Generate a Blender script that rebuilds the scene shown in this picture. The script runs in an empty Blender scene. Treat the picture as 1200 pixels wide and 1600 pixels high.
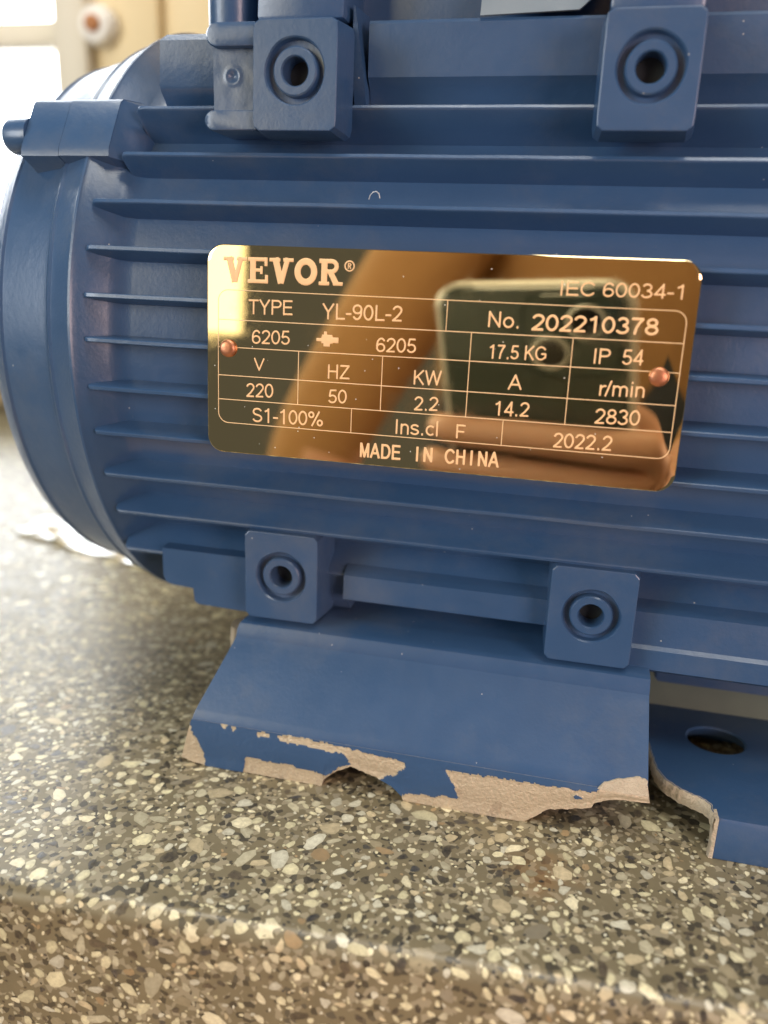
import bpy, bmesh, math, random
import numpy as np
from mathutils import Vector, Matrix

random.seed(7)
rng = np.random.default_rng(11)
sc = bpy.context.scene
COL = sc.collection
MM = 0.001
R = math.radians

# ------------------------------------------------------------------ camera
RIGHT = Vector((0.97172, 0.23323, 0.03696))
DOWN = Vector((0.10130, -0.27034, -0.95742))
FWD = Vector((-0.21330, 0.93409, -0.28632))
CAM_AT = Vector((0.0, -0.222, 0.105))
CAM_M = Matrix((RIGHT, -DOWN, -FWD)).transposed().to_4x4()
CAM_M.translation = CAM_AT
cd = bpy.data.cameras.new('camera')
cam = bpy.data.objects.new('camera', cd)
COL.objects.link(cam)
cam.matrix_world = CAM_M
cd.sensor_fit = 'VERTICAL'
cd.sensor_height = 36.0
cd.sensor_width = 27.0
cd.lens = 29.14
cd.clip_start = 0.003
cd.clip_end = 60
cd.dof.use_dof = True
cd.dof.focus_distance = 0.158
cd.dof.aperture_fstop = 9.5
sc.camera = cam

# ------------------------------------------------------------------ light
world = bpy.data.worlds.new('World')
sc.world = world
world.use_nodes = True
wb = world.node_tree.nodes['Background']
wb.inputs[0].default_value = (0.50, 0.50, 0.46, 1)
wb.inputs[1].default_value = 0.18

SKY_STRENGTH = 6.2
SIDE_STRENGTH = 3.0


def area(name, loc, target, w, h, power, col):
    l = bpy.data.lights.new(name, 'AREA')
    l.shape = 'RECTANGLE'
    l.size = w
    l.size_y = h
    l.energy = power
    l.color = col
    o = bpy.data.objects.new(name, l)
    COL.objects.link(o)
    o.location = loc
    o.rotation_euler = (Vector(target) - Vector(loc)).to_track_quat('-Z', 'Y').to_euler()
    return o


area('overhead_fill', (-0.05, -0.16, 0.95), (0, -0.09, 0.0), 1.3, 0.22, 7.0, (1.0, 0.97, 0.88))  # added unseen strip light, draws bright lines along the fin tips
area('front_fill', (-0.85, -0.72, 0.30), (0, 0, 0.08), 0.45, 0.45, 4.8, (0.90, 0.95, 1.0))  # added unseen fill for the bosses and other front faces
area('warm_side_fill', (0.66, -0.72, 0.16), (0, -0.05, 0.06), 0.45, 0.4, 5.6, (1.0, 0.72, 0.66))  # added warm fill from the right, tints the fronts pink
area('floor_bounce_fill', (-0.12, -0.48, -0.38), (-0.03, -0.12, 0.02), 0.5, 0.3, 0.4, (1.0, 0.55, 0.2))  # added warm light in place of bounce onto the counter front

sc.view_settings.view_transform = 'Standard'
sc.view_settings.look = 'None'
sc.view_settings.gamma = 1
sc.view_settings.use_curve_mapping = False
sc.view_settings.exposure = 0.3
sc.cycles.use_denoising = True
sc.cycles.max_bounces = 8


# ------------------------------------------------------------------ helpers
def tag(o, label=None, cat=None, group=None, kind=None):
    if label: o['label'] = label
    if cat: o['category'] = cat
    if group: o['group'] = group
    if kind: o['kind'] = kind
    return o


def link(o, parent=None):
    COL.objects.link(o)
    if parent is not None:
        o.parent = parent
    return o


def empty(name, loc=(0, 0, 0), parent=None):
    o = bpy.data.objects.new(name, None)
    o.location = loc
    o.empty_display_size = 0.02
    return link(o, parent)


def finish(me, mats, smooth=35):
    for m in (mats if isinstance(mats, (list, tuple)) else [mats]):
        me.materials.append(m)
    if smooth:
        me.shade_smooth()
        me.set_sharp_from_angle(angle=R(smooth))


def mesh(name, verts, faces, mat, parent=None, smooth=35, scale=MM, fix=True):
    me = bpy.data.meshes.new(name)
    me.from_pydata([(v[0] * scale, v[1] * scale, v[2] * scale) for v in verts], [], faces)
    if fix:
        bm = bmesh.new(); bm.from_mesh(me)
        bmesh.ops.recalc_face_normals(bm, faces=bm.faces)
        bm.to_mesh(me); bm.free()
    finish(me, mat, smooth)
    return link(bpy.data.objects.new(name, me), parent)


def bm_obj(name, bm, mat, parent=None, smooth=35, scale=MM):
    bmesh.ops.recalc_face_normals(bm, faces=bm.faces)
    if scale != 1:
        bmesh.ops.scale(bm, vec=(scale,) * 3, verts=bm.verts)
    me = bpy.data.meshes.new(name)
    bm.to_mesh(me); bm.free()
    finish(me, mat, smooth)
    return link(bpy.data.objects.new(name, me), parent)


def hexa(bm, p, bevel=0.0, seg=2):
    """eight corners: bottom loop 0-3, top loop 4-7"""
    vs = [bm.verts.new(q) for q in p]
    fs = [bm.faces.new([vs[i] for i in f]) for f in
          ((3, 2, 1, 0), (4, 5, 6, 7), (0, 1, 5, 4), (1, 2, 6, 5), (2, 3, 7, 6), (3, 0, 4, 7))]
    if bevel > 0:
        es = list({e for f in fs for e in f.edges})
        bmesh.ops.bevel(bm, geom=es, offset=bevel, segments=seg, affect='EDGES', profile=0.5)


def box(name, x0, x1, y0, y1, z0, z1, mat, parent=None, bevel=0.6, seg=2, dx=0, smooth=35):
    bm = bmesh.new()
    hexa(bm, [(x0, y0, z0), (x1, y0, z0), (x1, y1, z0), (x0, y1, z0),
              (x0, y0, z1), (x1, y0, z1), (x1, y1, z1), (x0, y1, z1)], bevel, seg)
    return bm_obj(name, bm, mat, parent, smooth)


AXZ = 85.5      # height of the motor axis above the counter, mm


def lathe(name, prof, mat, parent=None, n=144, smooth=28):
    verts, faces = [], []
    for x, r in prof:
        for k in range(n):
            a = 2 * math.pi * k / n
            verts.append((x, -r * math.cos(a), AXZ + r * math.sin(a)))
    for i in range(len(prof) - 1):
        for k in range(n):
            k2 = (k + 1) % n
            faces.append((i * n + k, i * n + k2, (i + 1) * n + k2, (i + 1) * n + k))
    if prof[0][1] > 0: faces.append(tuple(range(n)))
    if prof[-1][1] > 0: faces.append(tuple((len(prof) - 1) * n + k for k in range(n)))
    return mesh(name, verts, faces, mat, parent, smooth)


def loft(name, loops, mat, parent=None, smooth=35, cap0=True, cap1=True):
    n = len(loops[0])
    verts = [v for l in loops for v in l]
    faces = []
    for i in range(len(loops) - 1):
        for k in range(n):
            k2 = (k + 1) % n
            faces.append((i * n + k, i * n + k2, (i + 1) * n + k2, (i + 1) * n + k))
    if cap0: faces.append(tuple(range(n))[::-1])
    if cap1: faces.append(tuple((len(loops) - 1) * n + k for k in range(n)))
    return mesh(name, verts, faces, mat, parent, smooth)


def extrude_x(name, prof, x0, x1, mat, parent=None, smooth=35, xl=None, xr=None, seg=1):
    """closed (y,z) profile swept along x; xl(y,z) / xr(y,z) shift the ends"""
    loops = []
    for i in range(seg + 1):
        t = i / seg
        lp = []
        for y, z in prof:
            a = x0 + (xl(y, z) if xl else 0)
            b = x1 + (xr(y, z) if xr else 0)
            lp.append((a + (b - a) * t, y, z))
        loops.append(lp)
    return loft(name, loops, mat, parent, smooth)


def fnoise(p, s=1.0, seed=0.0):
    from mathutils import noise
    return noise.noise(Vector((p[0] * s + seed, p[1] * s - seed, p[2] * s + 3 * seed)))


# ------------------------------------------------------------------ materials
class NT:
    def __init__(self, name):
        self.m = bpy.data.materials.new(name)
        self.m.use_nodes = True
        self.t = self.m.node_tree
        self.b = self.t.nodes['Principled BSDF']
        self.out = self.t.nodes['Material Output']
        self.tc = None

    def n(self, typ, **kw):
        nd = self.t.nodes.new('ShaderNode' + typ)
        for k, v in kw.items():
            if k.startswith('i_'):
                key = k[2:]
                key = int(key) if key.isdigit() else key.replace('_', ' ')
                nd.inputs[key].default_value = v
            else:
                setattr(nd, k, v)
        return nd

    def l(self, a, b): self.t.links.new(a, b)

    def obj(self):
        if self.tc is None: self.tc = self.n('TexCoord')
        return self.tc.outputs['Object']

    def noise(self, scale, detail=3, rough=0.55):
        nd = self.n('TexNoise', i_Scale=scale, i_Detail=detail, i_Roughness=rough)
        self.l(self.obj(), nd.inputs['Vector'])
        return nd.outputs['Fac']

    def vor(self, scale, feature='F1'):
        nd = self.n('TexVoronoi', i_Scale=scale, feature=feature)
        self.l(self.obj(), nd.inputs['Vector'])
        return nd

    def ramp(self, src, stops):
        nd = self.n('ValToRGB')
        el = nd.color_ramp.elements
        while len(el) < len(stops): el.new(0.5)
        for e, (p, c) in zip(el, stops):
            e.position = p
            e.color = c if len(c) == 4 else (*c, 1)
        self.l(src, nd.inputs[0])
        return nd.outputs[0]

    def mix(self, fac, a, b):
        nd = self.n('Mix', data_type='RGBA')
        for s, v in ((nd.inputs[0], fac), (nd.inputs[6], a), (nd.inputs[7], b)):
            if hasattr(v, 'links'): self.l(v, s)
            elif isinstance(v, (int, float)): s.default_value = v
            else: s.default_value = (*v, 1)
        return nd.outputs[2]

    def math(self, op, a, b=0.0):
        nd = self.n('Math', operation=op)
        for s, v in ((nd.inputs[0], a), (nd.inputs[1], b)):
            if hasattr(v, 'links'): self.l(v, s)
            else: s.default_value = v
        return nd.outputs[0]

    def bump(self, h, strength, dist):
        nd = self.n('Bump', i_Strength=strength, i_Distance=dist)
        self.l(h, nd.inputs['Height'])
        self.l(nd.outputs[0], self.b.inputs['Normal'])

    def set(self, **kw):
        for k, v in kw.items():
            s = self.b.inputs[k.replace('_', ' ')]
            if hasattr(v, 'links'): self.l(v, s)
            elif isinstance(v, tuple): s.default_value = (*v, 1) if len(s.default_value) == 4 else v
            else: s.default_value = v
        return self.m


PAINT_A = (0.027, 0.073, 0.168)
PAINT_B = (0.038, 0.093, 0.208)


def paint_nodes(t):
    base = t.mix(t.noise(60, 4), PAINT_A, PAINT_B)
    grime = t.ramp(t.noise(28, 6, 0.72), [(0.50, (0, 0, 0)), (0.78, (0.35,) * 3)])
    base = t.mix(grime, base, (0.16, 0.17, 0.18))
    v = t.vor(330)
    speck = t.math('LESS_THAN', v.outputs['Distance'], 0.045)
    sep = t.n('SeparateColor'); t.l(v.outputs['Color'], sep.inputs[0])
    few = t.math('GREATER_THAN', sep.outputs[0], 0.72)
    zone = t.math('GREATER_THAN', t.noise(45, 2), 0.46)
    return t.mix(t.math('MULTIPLY', t.math('MULTIPLY', speck, few), zone), base, (0.45, 0.47, 0.48))


def make_paint(name='blue_enamel_paint', rough=(0.30, 0.44)):
    t = NT(name)
    rg = t.ramp(t.noise(180, 4), [(0.3, (rough[0],) * 3), (0.75, (rough[1],) * 3)])
    t.bump(t.math('ADD', t.noise(420, 3), t.math('MULTIPLY', t.noise(1500, 2), 0.5)), 0.17, 0.0004)
    return t.set(Base_Color=paint_nodes(t), Roughness=rg, Specular_IOR_Level=0.5, Coat_Weight=0.35, Coat_Roughness=0.2)


PAINT = make_paint()

t = NT('chipped_blue_paint_over_raw_metal')
at = t.n('Attribute', attribute_name='raw')
raw = t.mix(t.noise(900, 4), (0.50, 0.42, 0.30), (0.68, 0.59, 0.45))
raw = t.mix(t.math('MULTIPLY', t.math('GREATER_THAN', t.noise(260, 3), 0.66), 0.35), raw, (0.30, 0.22, 0.16))
t.bump(t.math('ADD', t.math('MULTIPLY', t.noise(1600, 4), at.outputs['Fac']), t.math('MULTIPLY', t.noise(420, 3), 0.3)), 0.8, 0.0004)
edge_ = t.math('SUBTRACT', 1.0, t.math('ABSOLUTE', t.math('SUBTRACT', t.math('MULTIPLY', at.outputs['Fac'], 2.0), 1.0)))
raw = t.mix(t.math('MULTIPLY', t.math('LESS_THAN', t.noise(2100, 3), 0.42), 0.16), raw, (0.25, 0.20, 0.15))
CHIPPED = t.set(Base_Color=t.mix(t.math('MULTIPLY', edge_, 0.8), t.mix(at.outputs['Fac'], paint_nodes(t), raw), (0.74, 0.64, 0.42)),
                Roughness=t.math('ADD', 0.42, t.math('MULTIPLY', at.outputs['Fac'], 0.06)), Metallic=t.math('MULTIPLY', at.outputs['Fac'], 0.45))

t = NT('raw_broken_cast_metal')
t.bump(t.math('ADD', t.noise(900, 5, 0.7), t.noise(2600, 3)), 0.9, 0.0006)
RAW = t.set(Base_Color=t.mix(t.noise(500, 4), (0.44, 0.37, 0.27), (0.68, 0.59, 0.46)), Roughness=0.55, Metallic=0.15)

t = NT('polished_gold_nameplate')
scr = t.ramp(t.noise(240, 5, 0.7), [(0.35, (0.015,) * 3), (0.8, (0.06,) * 3)])
smear = t.ramp(t.noise(55, 5, 0.7), [(0.52, (0, 0, 0)), (0.75, (0.09,) * 3)])
scr = t.math('ADD', scr, smear)
dv = t.vor(640)
dsep = t.n('SeparateColor'); t.l(dv.outputs['Color'], dsep.inputs[0])
dust = t.math('MULTIPLY', t.math('LESS_THAN', dv.outputs['Distance'], 0.06), t.math('GREATER_THAN', dsep.outputs[0], 0.80))
GOLD = t.set(Base_Color=t.mix(dust, (0.80, 0.64, 0.36), (0.9, 0.9, 0.85)), Metallic=t.math('SUBTRACT', 1.0, dust), Roughness=scr)

t = NT('etched_copper_lettering')
ETCH = t.set(Base_Color=t.mix(t.noise(900, 3), (0.80, 0.50, 0.25), (0.90, 0.60, 0.33)), Roughness=0.5, Metallic=0.0)

t = NT('gold_engraved_line')
LINE = t.set(Base_Color=(0.86, 0.60, 0.34), Roughness=0.5, Metallic=0.0)

t = NT('copper_rivet')
t.bump(t.noise(900, 3), 0.25, 0.0003)
COPPER = t.set(Base_Color=t.mix(t.noise(700, 3), (0.42, 0.16, 0.09), (0.62, 0.30, 0.17)), Roughness=0.42, Metallic=0.9)

t = NT('bore_shade')
DARK = t.set(Base_Color=(0.02, 0.03, 0.04), Roughness=0.6)

t = NT('pale_blue_flap')
PALE_FLAP = t.set(Base_Color=t.mix(t.noise(120, 4), (0.20, 0.27, 0.34), (0.32, 0.39, 0.46)), Roughness=0.3, Metallic=0.3)  # paler and smoother than the blue enamel

# terrazzo
t = NT('terrazzo_cement')
cem = t.mix(t.noise(260, 5, 0.7), (0.142, 0.120, 0.072), (0.24, 0.203, 0.125))
v1 = t.vor(900); s1 = t.n('SeparateColor'); t.l(v1.outputs['Color'], s1.inputs[0])
cem = t.mix(t.math('MULTIPLY', t.math('GREATER_THAN', s1.outputs[0], 0.70), 0.55), cem, (0.42, 0.37, 0.26))
cem = t.mix(t.math('MULTIPLY', t.math('LESS_THAN', s1.outputs[1], 0.13), 0.75), cem, (0.03, 0.028, 0.024))
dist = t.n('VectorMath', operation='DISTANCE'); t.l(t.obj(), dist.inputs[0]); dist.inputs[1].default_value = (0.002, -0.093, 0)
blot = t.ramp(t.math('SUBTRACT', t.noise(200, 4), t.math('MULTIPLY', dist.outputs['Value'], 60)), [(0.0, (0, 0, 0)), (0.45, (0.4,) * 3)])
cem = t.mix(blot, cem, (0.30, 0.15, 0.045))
t.bump(t.noise(1400, 3), 0.10, 0.0002)
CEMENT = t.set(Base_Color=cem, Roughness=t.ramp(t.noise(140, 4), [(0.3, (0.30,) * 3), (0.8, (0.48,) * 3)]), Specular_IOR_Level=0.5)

t = NT('terrazzo_stone_chip')
at = t.n('Attribute', attribute_name='chip')
vein = t.ramp(t.noise(850, 6, 0.75), [(0.38, (0.0,) * 3), (0.72, (1.0,) * 3)])
hs = t.mix(t.math('MULTIPLY', vein, 0.5), at.outputs['Color'], (0.24, 0.20, 0.13))
t.bump(t.noise(1400, 3), 0.08, 0.0002)
CHIP = t.set(Base_Color=hs, Roughness=t.ramp(t.noise(200, 4), [(0.3, (0.24,) * 3), (0.8, (0.42,) * 3)]), Specular_IOR_Level=0.5)


def emit(name, col, s):
    t = NT(name)
    e = t.n('Emission')
    e.inputs[0].default_value = (*col, 1)
    e.inputs[1].default_value = s
    t.l(e.outputs[0], t.out.inputs[0])
    return t.m


SKY = emit('overexposed_daylight', (0.93, 0.97, 1.0), SKY_STRENGTH)
SIDE = emit('bright_daylight', (1.0, 0.86, 0.55), SIDE_STRENGTH)
t = NT('cream_painted_wood')
CREAM = t.set(Base_Color=t.mix(t.noise(14, 4), (0.74, 0.58, 0.33), (0.82, 0.68, 0.43)), Roughness=0.55)
t = NT('white_painted_frame')
FRAME = t.set(Base_Color=(0.72, 0.66, 0.55), Roughness=0.5)
t = NT('brown_plaster')
PLASTER = t.set(Base_Color=t.mix(t.noise(20, 4), (0.42, 0.31, 0.17), (0.55, 0.43, 0.26)), Roughness=0.8)
t = NT('plain_glass')
GLASS = t.set(Base_Color=(1, 1, 1), Roughness=0.0, IOR=1.45, Transmission_Weight=1.0)

# ------------------------------------------------------------------ countertop
CA = R(3.4)                      # the counter's front edge is turned a little from the motor axis
CU = Vector((math.cos(CA), math.sin(CA), 0))
CV = Vector((-math.sin(CA), math.cos(CA), 0))
C0 = Vector((0, -114.0, 0))      # start of the rounded edge at x = 0
RB = 3.0
QL = RB * math.pi / 2


def counter_pt(u, v, lift=0.0):
    """u along the edge, v into the counter from the rounded edge; negative v runs over the edge and down"""
    if v >= 0:
        p = C0 + CU * u + CV * v; nrm = Vector((0, 0, 1))
    elif v > -QL:
        a = -v / RB
        p = C0 + CU * u - CV * (RB * math.sin(a)) + Vector((0, 0, -RB * (1 - math.cos(a))))
        nrm = Vector((0, 0, math.cos(a))) - CV * math.sin(a)
    else:
        p = C0 + CU * u - CV * RB + Vector((0, 0, -RB + (v + QL))); nrm = -CV
    return p + nrm * lift


vs_list = [420, 0] + [-QL * k / 10 for k in range(1, 11)] + [-QL - 60]
us = [-900, -300, 0, 300, 700]
verts = [counter_pt(u, v) for v in vs_list for u in us]
faces = []
for i in range(len(vs_list) - 1):
    for k in range(len(us) - 1):
        a = i * len(us) + k
        faces.append((a, a + 1, a + len(us) + 1, a + len(us)))
nb = len(verts)
# underside and back so that the slab is solid
under = [counter_pt(u, -QL - 60) + CV * 420 for u in us]
verts += under
for k in range(len(us) - 1):
    a = (len(vs_list) - 1) * len(us) + k
    faces.append((a, a + 1, nb + k + 1, nb + k))
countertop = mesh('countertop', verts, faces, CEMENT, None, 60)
tag(countertop, 'grey speckled terrazzo countertop with rounded front edge', None, kind='structure')

PAL_LIGHT = [(0.80, 0.74, 0.49), (0.72, 0.67, 0.44), (0.86, 0.79, 0.55), (0.56, 0.52, 0.37), (0.72, 0.70, 0.56), (0.66, 0.56, 0.36)]
PAL_DARK = [(0.028, 0.026, 0.024), (0.05, 0.045, 0.04), (0.035, 0.04, 0.05), (0.075, 0.06, 0.045)]
PAL_WARM = [(0.40, 0.28, 0.15), (0.36, 0.31, 0.20), (0.30, 0.27, 0.20)]


def scatter():
    """stone chips thrown one by one where no earlier chip lies, large ones first: (u, v, radius, colour)"""
    cell = 4.0
    grid = {}
    out = []

    def ok(u, v, r, gap):
        ci, cj = int(u // cell), int(v // cell)
        for i in range(ci - 2, ci + 3):
            for j in range(cj - 2, cj + 3):
                for (a, b, c) in grid.get((i, j), ()):
                    if (a - u) ** 2 + (b - v) ** 2 < (r + c + gap) ** 2: return False
        return True

    zones = [((-150, 110), (-QL - 45, 135), [(2.4, 20), (1.75, 260), (1.2, 1900), (0.82, 4600), (0.55, 8000), (0.34, 15000)]),
             ((-520, -40), (100, 400), [(2.7, 120), (2.1, 700), (1.5, 2000), (1.05, 3200)]),
             ((-380, -150), (-QL - 45, 100), [(2.7, 50), (2.1, 250), (1.5, 800), (1.05, 1500)])]
    for (u0, u1), (v0, v1), classes in zones:
        for r0, n in classes:
            for _ in range(n):
                u, v = rng.uniform(u0, u1), rng.uniform(v0, v1)
                r = r0 * rng.uniform(0.72, 1.25)
                if not ok(u, v, r * 0.86, 0.05): continue
                grid.setdefault((int(u // cell), int(v // cell)), []).append((u, v, r * 0.86))
                q = rng.random()
                dark = 0.24 if r < 1.5 else 0.08
                pal = PAL_DARK if q < dark else (PAL_WARM if q < dark + 0.05 else PAL_LIGHT)
                if pal is PAL_DARK: r *= 0.85
                c = np.array(pal[rng.integers(len(pal))]) * rng.uniform(0.78, 1.12)
                out.append((u, v, r, tuple(c)))
    return out


def chip_geo(u, v, r):
    n = int(rng.integers(9, 14))
    asp = rng.uniform(1.0, 2.0)
    th = rng.uniform(0, math.pi)
    ang = np.sort((np.arange(n) + rng.uniform(-0.38, 0.38, n)) / n * 2 * math.pi)
    rad = r * rng.uniform(0.80, 1.06, n)
    rad *= 1 + 0.20 * np.cos(3 * ang + rng.uniform(0, 6)) * rng.random() + 0.10 * np.cos(2 * ang + rng.uniform(0, 6))
    ct, st = math.cos(th), math.sin(th)
    lift = 0.02 + rng.uniform(0, 0.03)
    ring, mid = [], []
    for a, q in zip(ang, rad):
        x, y = q * math.cos(a) * math.sqrt(asp), q * math.sin(a) / math.sqrt(asp)
        du, dv = x * ct - y * st, x * st + y * ct
        ring.append(counter_pt(u + du, v + dv, lift))
        mid.append(counter_pt(u + du * 0.55, v + dv * 0.55, lift + 0.012))
    vts = ring + mid + [counter_pt(u, v, lift + 0.014)]
    fcs = []
    for k in range(n):
        k2 = (k + 1) % n
        fcs.append((k, k2, n + k2, n + k))
        fcs.append((n + k, n + k2, 2 * n))
    return vts, fcs


def color_attr(me, cols):
    a = me.color_attributes.new('chip', 'FLOAT_COLOR', 'POINT')
    flat = np.ones((len(me.vertices), 4), dtype=np.float32)
    flat[:, :3] = cols
    a.data.foreach_set('color', flat.ravel())


CEM = np.array((0.19, 0.158, 0.09))


def chip_cols(c, n):
    """cement film over the chip's rim, clear stone inside"""
    m = (n - 1) // 2
    a = np.array([c] * n)
    k = rng.uniform(0.05, 0.35, m)[:, None]
    a[:m] = a[:m] * (1 - k) + CEM * k
    a[m:2 * m] *= rng.uniform(0.86, 1.08, m)[:, None]
    return a


chips = scatter()


def shows(c):
    p = counter_pt(c[0], c[1]) * MM - CAM_AT
    d = p.dot(FWD)
    if d < 0.05: return 0
    x, y = p.dot(RIGHT) / d * 1295 + 600, p.dot(DOWN) / d * 1295 + 800
    if not (5 < x < 1195 and 5 < y < 1595): return 0
    if y < 1210 and x > 310: return 0
    return c[2] / d if y > 700 else 0


order = sorted(range(len(chips)), key=lambda i: -shows(chips[i]))
single = set(order[:300])
bv, bf, bc = [], [], []
for i, (u, v, r, c) in enumerate(chips):
    vts, fcs = chip_geo(u, v, r)
    if i in single:
        o = mesh('stone_chip', vts, fcs, CHIP, countertop, 60, fix=False)
        color_attr(o.data, chip_cols(c, len(vts)))
    else:
        k = len(bv)
        bv += vts; bf += [tuple(q + k for q in f) for f in fcs]; bc += list(chip_cols(c, len(vts)))
o = mesh('small_stone_chips', bv, bf, CHIP, countertop, 60, fix=False)
color_attr(o.data, np.array(bc))
o['kind'] = 'stuff'

# ------------------------------------------------------------------ wall, window, daylight
WY = 262.0
wall = box('wall', -1500, 900, WY + 30, WY + 120, -80, 38, PLASTER, None, 0)
tag(wall, 'brown plaster wall below the window behind the counter', None, kind='structure')
wall2 = box('wall_beside_window', -298, 900, WY + 20, WY + 120, 38.4, 900, CREAM, None, 0)
tag(wall2, 'cream yellow painted wall beside the bright window', None, kind='structure')
sky = mesh('sky', [(-1900, WY + 420, -60), (-260, WY + 420, -60), (-260, WY + 420, 1100), (-1900, WY + 420, 1100)], [(0, 1, 2, 3)], SKY, None, 0)
tag(sky, 'overexposed white daylight outside the window', None, kind='structure')

win = empty('window', (-0.6, WY * MM, 0.04))
tag(win, 'bright overexposed window with pale frame behind the blue motor', 'window')


def wbox(name, x0, x1, y0, y1, z0, z1, mat, parent, bevel=1.0):
    o = box(name, x0 + 600, x1 + 600, y0 - WY, y1 - WY, z0 - 40, z1 - 40, mat, parent, bevel)
    return o


wbox('window_frame', -311, -291, WY - 14, WY + 60, 39, 700, FRAME, win)
wbox('window_frame', -1000, -980, WY - 14, WY + 60, 39, 700, FRAME, win)
wbox('glazing_bar', -979.5, -311.5, WY + 18, WY + 42, 226, 239, FRAME, win)
wbox('glazing_bar', -979.5, -311.5, WY + 18, WY + 42, 450, 463, FRAME, win)
wbox('window_sill', -1000, -262, WY - 20, WY + 60, 28, 38.6, PLASTER, win)
wbox('pane', -979, -312, WY + 28, WY + 31, 39.5, 225, GLASS, win, 0)
wbox('pane', -979, -312, WY + 28, WY + 31, 240, 449, GLASS, win, 0)
# casing boards beside the window
cas = empty('window_casing', (-0.26, (WY + 10) * MM, 0.04))
tag(cas, 'cream yellow upright casing boards beside the bright window', 'casing')


def cbox(name, x0, x1, y0, y1, z0, z1):
    return box(name, x0 + 260, x1 + 260, y0 - WY - 10, y1 - WY - 10, z0 - 40, z1 - 40, CREAM, cas, 1.2)


cbox('casing_board', -290.5, -250, WY - 6, WY + 19.5, 39, 700)
cbox('casing_board', -249.5, -216, WY + 0, WY + 19.5, 39, 700)
cbox('casing_board', -215.5, -120, WY - 4, WY + 19.5, 39, 700)
# round white fixing on the casing
kn = lambda r, y: [(-285 + r * math.cos(a * math.pi / 16), y, 228 + r * math.sin(a * math.pi / 16)) for a in range(32)]
t = NT('white_plastic'); WHITE = t.set(Base_Color=(0.85, 0.82, 0.78), Roughness=0.4)
t = NT('rusty_screw'); RUST = t.set(Base_Color=(0.42, 0.17, 0.06), Roughness=0.6)
clip = loft('cable_clip', [kn(11, WY - 6.3), kn(11, WY - 11), kn(9, WY - 14), kn(5, WY - 15)], WHITE, None)
tag(clip, 'round white clip with rusty screw on the cream window casing', 'clip')
loft('screw', [kn(4.4, WY - 14), kn(4.4, WY - 17), kn(2.6, WY - 18)], RUST, clip)

# a second, warmer window on the photographer's side (it shows in the name plate)
side = mesh('side_daylight', [(-1250, -1250, 100), (-560, -1250, 100), (-560, -1250, 1150), (-1250, -1250, 1150)], [(0, 1, 2, 3)], SIDE, None, 0)
tag(side, 'warm bright window mirrored in the brass name plate', None, kind='structure')

# ------------------------------------------------------------------ the motor
motor = empty('electric_motor')
tag(motor, 'blue ribbed electric motor with gold name plate and broken foot', 'motor')

shield = lathe('end_shield', [(-127, 0), (-127, 58), (-126.2, 61.5), (-124.5, 63.9), (-122, 65.2), (-120.9, 65.9), (-120.3, 65.6), (-108.2, 68.8), (-107.8, 69.3), (-107.3, 69.45),
                              (-106.95, 69.2), (-106.9, 60)], PAINT, motor)
housing = lathe('stator_housing', [(-106.8, 58), (-106.8, 69.7), (-106.65, 70.25), (-106.2, 70.5), (-105.6, 70.35), (-100.7, 72.35), (-100.2, 72.75), (-99.7, 72.75), (-99.3, 72.35), (-98.4, 71.9),
                                   (-94.0, 68.6), (-92.3, 67.4), (-89.5, 66.9), (92, 66.9), (100, 72), (106, 70), (106, 58)], PAINT, motor)
lathe('end_shield', [(106.1, 60), (106.1, 69), (120, 65.8), (125, 60), (127, 0)], PAINT, motor)


def fin(ang, rt, x0, x1, rb=64.0, ht=0.50, hb=1.15):
    a = R(ang)
    er = (-math.cos(a), math.sin(a))
    et = (math.sin(a), math.cos(a))
    sec = [(rb, -hb), (rt - 0.45, -ht), (rt - 0.12, -ht * 0.88), (rt, -ht * 0.62), (rt, ht * 0.62), (rt - 0.12, ht * 0.88), (rt - 0.45, ht), (rb, hb)]
    loops = []
    nseg = 24
    xs = [x0, x0 + 0.25, x0 + 0.8, x0 + 1.5] + list(np.linspace(x0 + 4, x1, nseg))
    for i, x in enumerate(xs):
        drop = (2.2, 0.9, 0.25, 0)[i] if i < 4 else 0
        w = (0.55, 0.8, 0.95, 1)[i] if i < 4 else 1
        wob = 0.10 * fnoise((x, ang, 0), 0.09) + 0.05 * fnoise((x, ang, 5), 0.6)
        lp = []
        for r, h in sec:
            rr = r if r == rb else r - drop + 0.07 * fnoise((x, ang, r), 0.5)
            hh = h * w + (wob if r != rb else 0)
            lp.append((x, er[0] * rr + et[0] * hh, AXZ + er[1] * rr + et[1] * hh))
        loops.append(lp)
    loft('cooling_fin', loops, PAINT, housing, 40)


FINS = [(31.8, 73.2), (24.0, 72.6), (16.5, 72.5), (9.2, 72.4), (2.3, 72.2), (-5.3, 72.3), (-12.9, 72.5), (-20.8, 72.8), (-28.8, 73.2)]
for a_, r_ in FINS:
    fin(a_, r_, -97.6 if a_ < 30 else -93, 97)
fin(-37.6, 75.0, -98.5, 97)
fin(39.3, 75.0, -91.5, 97)
for a_ in (150, 158, 166, 174, 182, 190, 198, 206, 214):
    fin(a_, 72.5, -97.6, 97)

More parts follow.
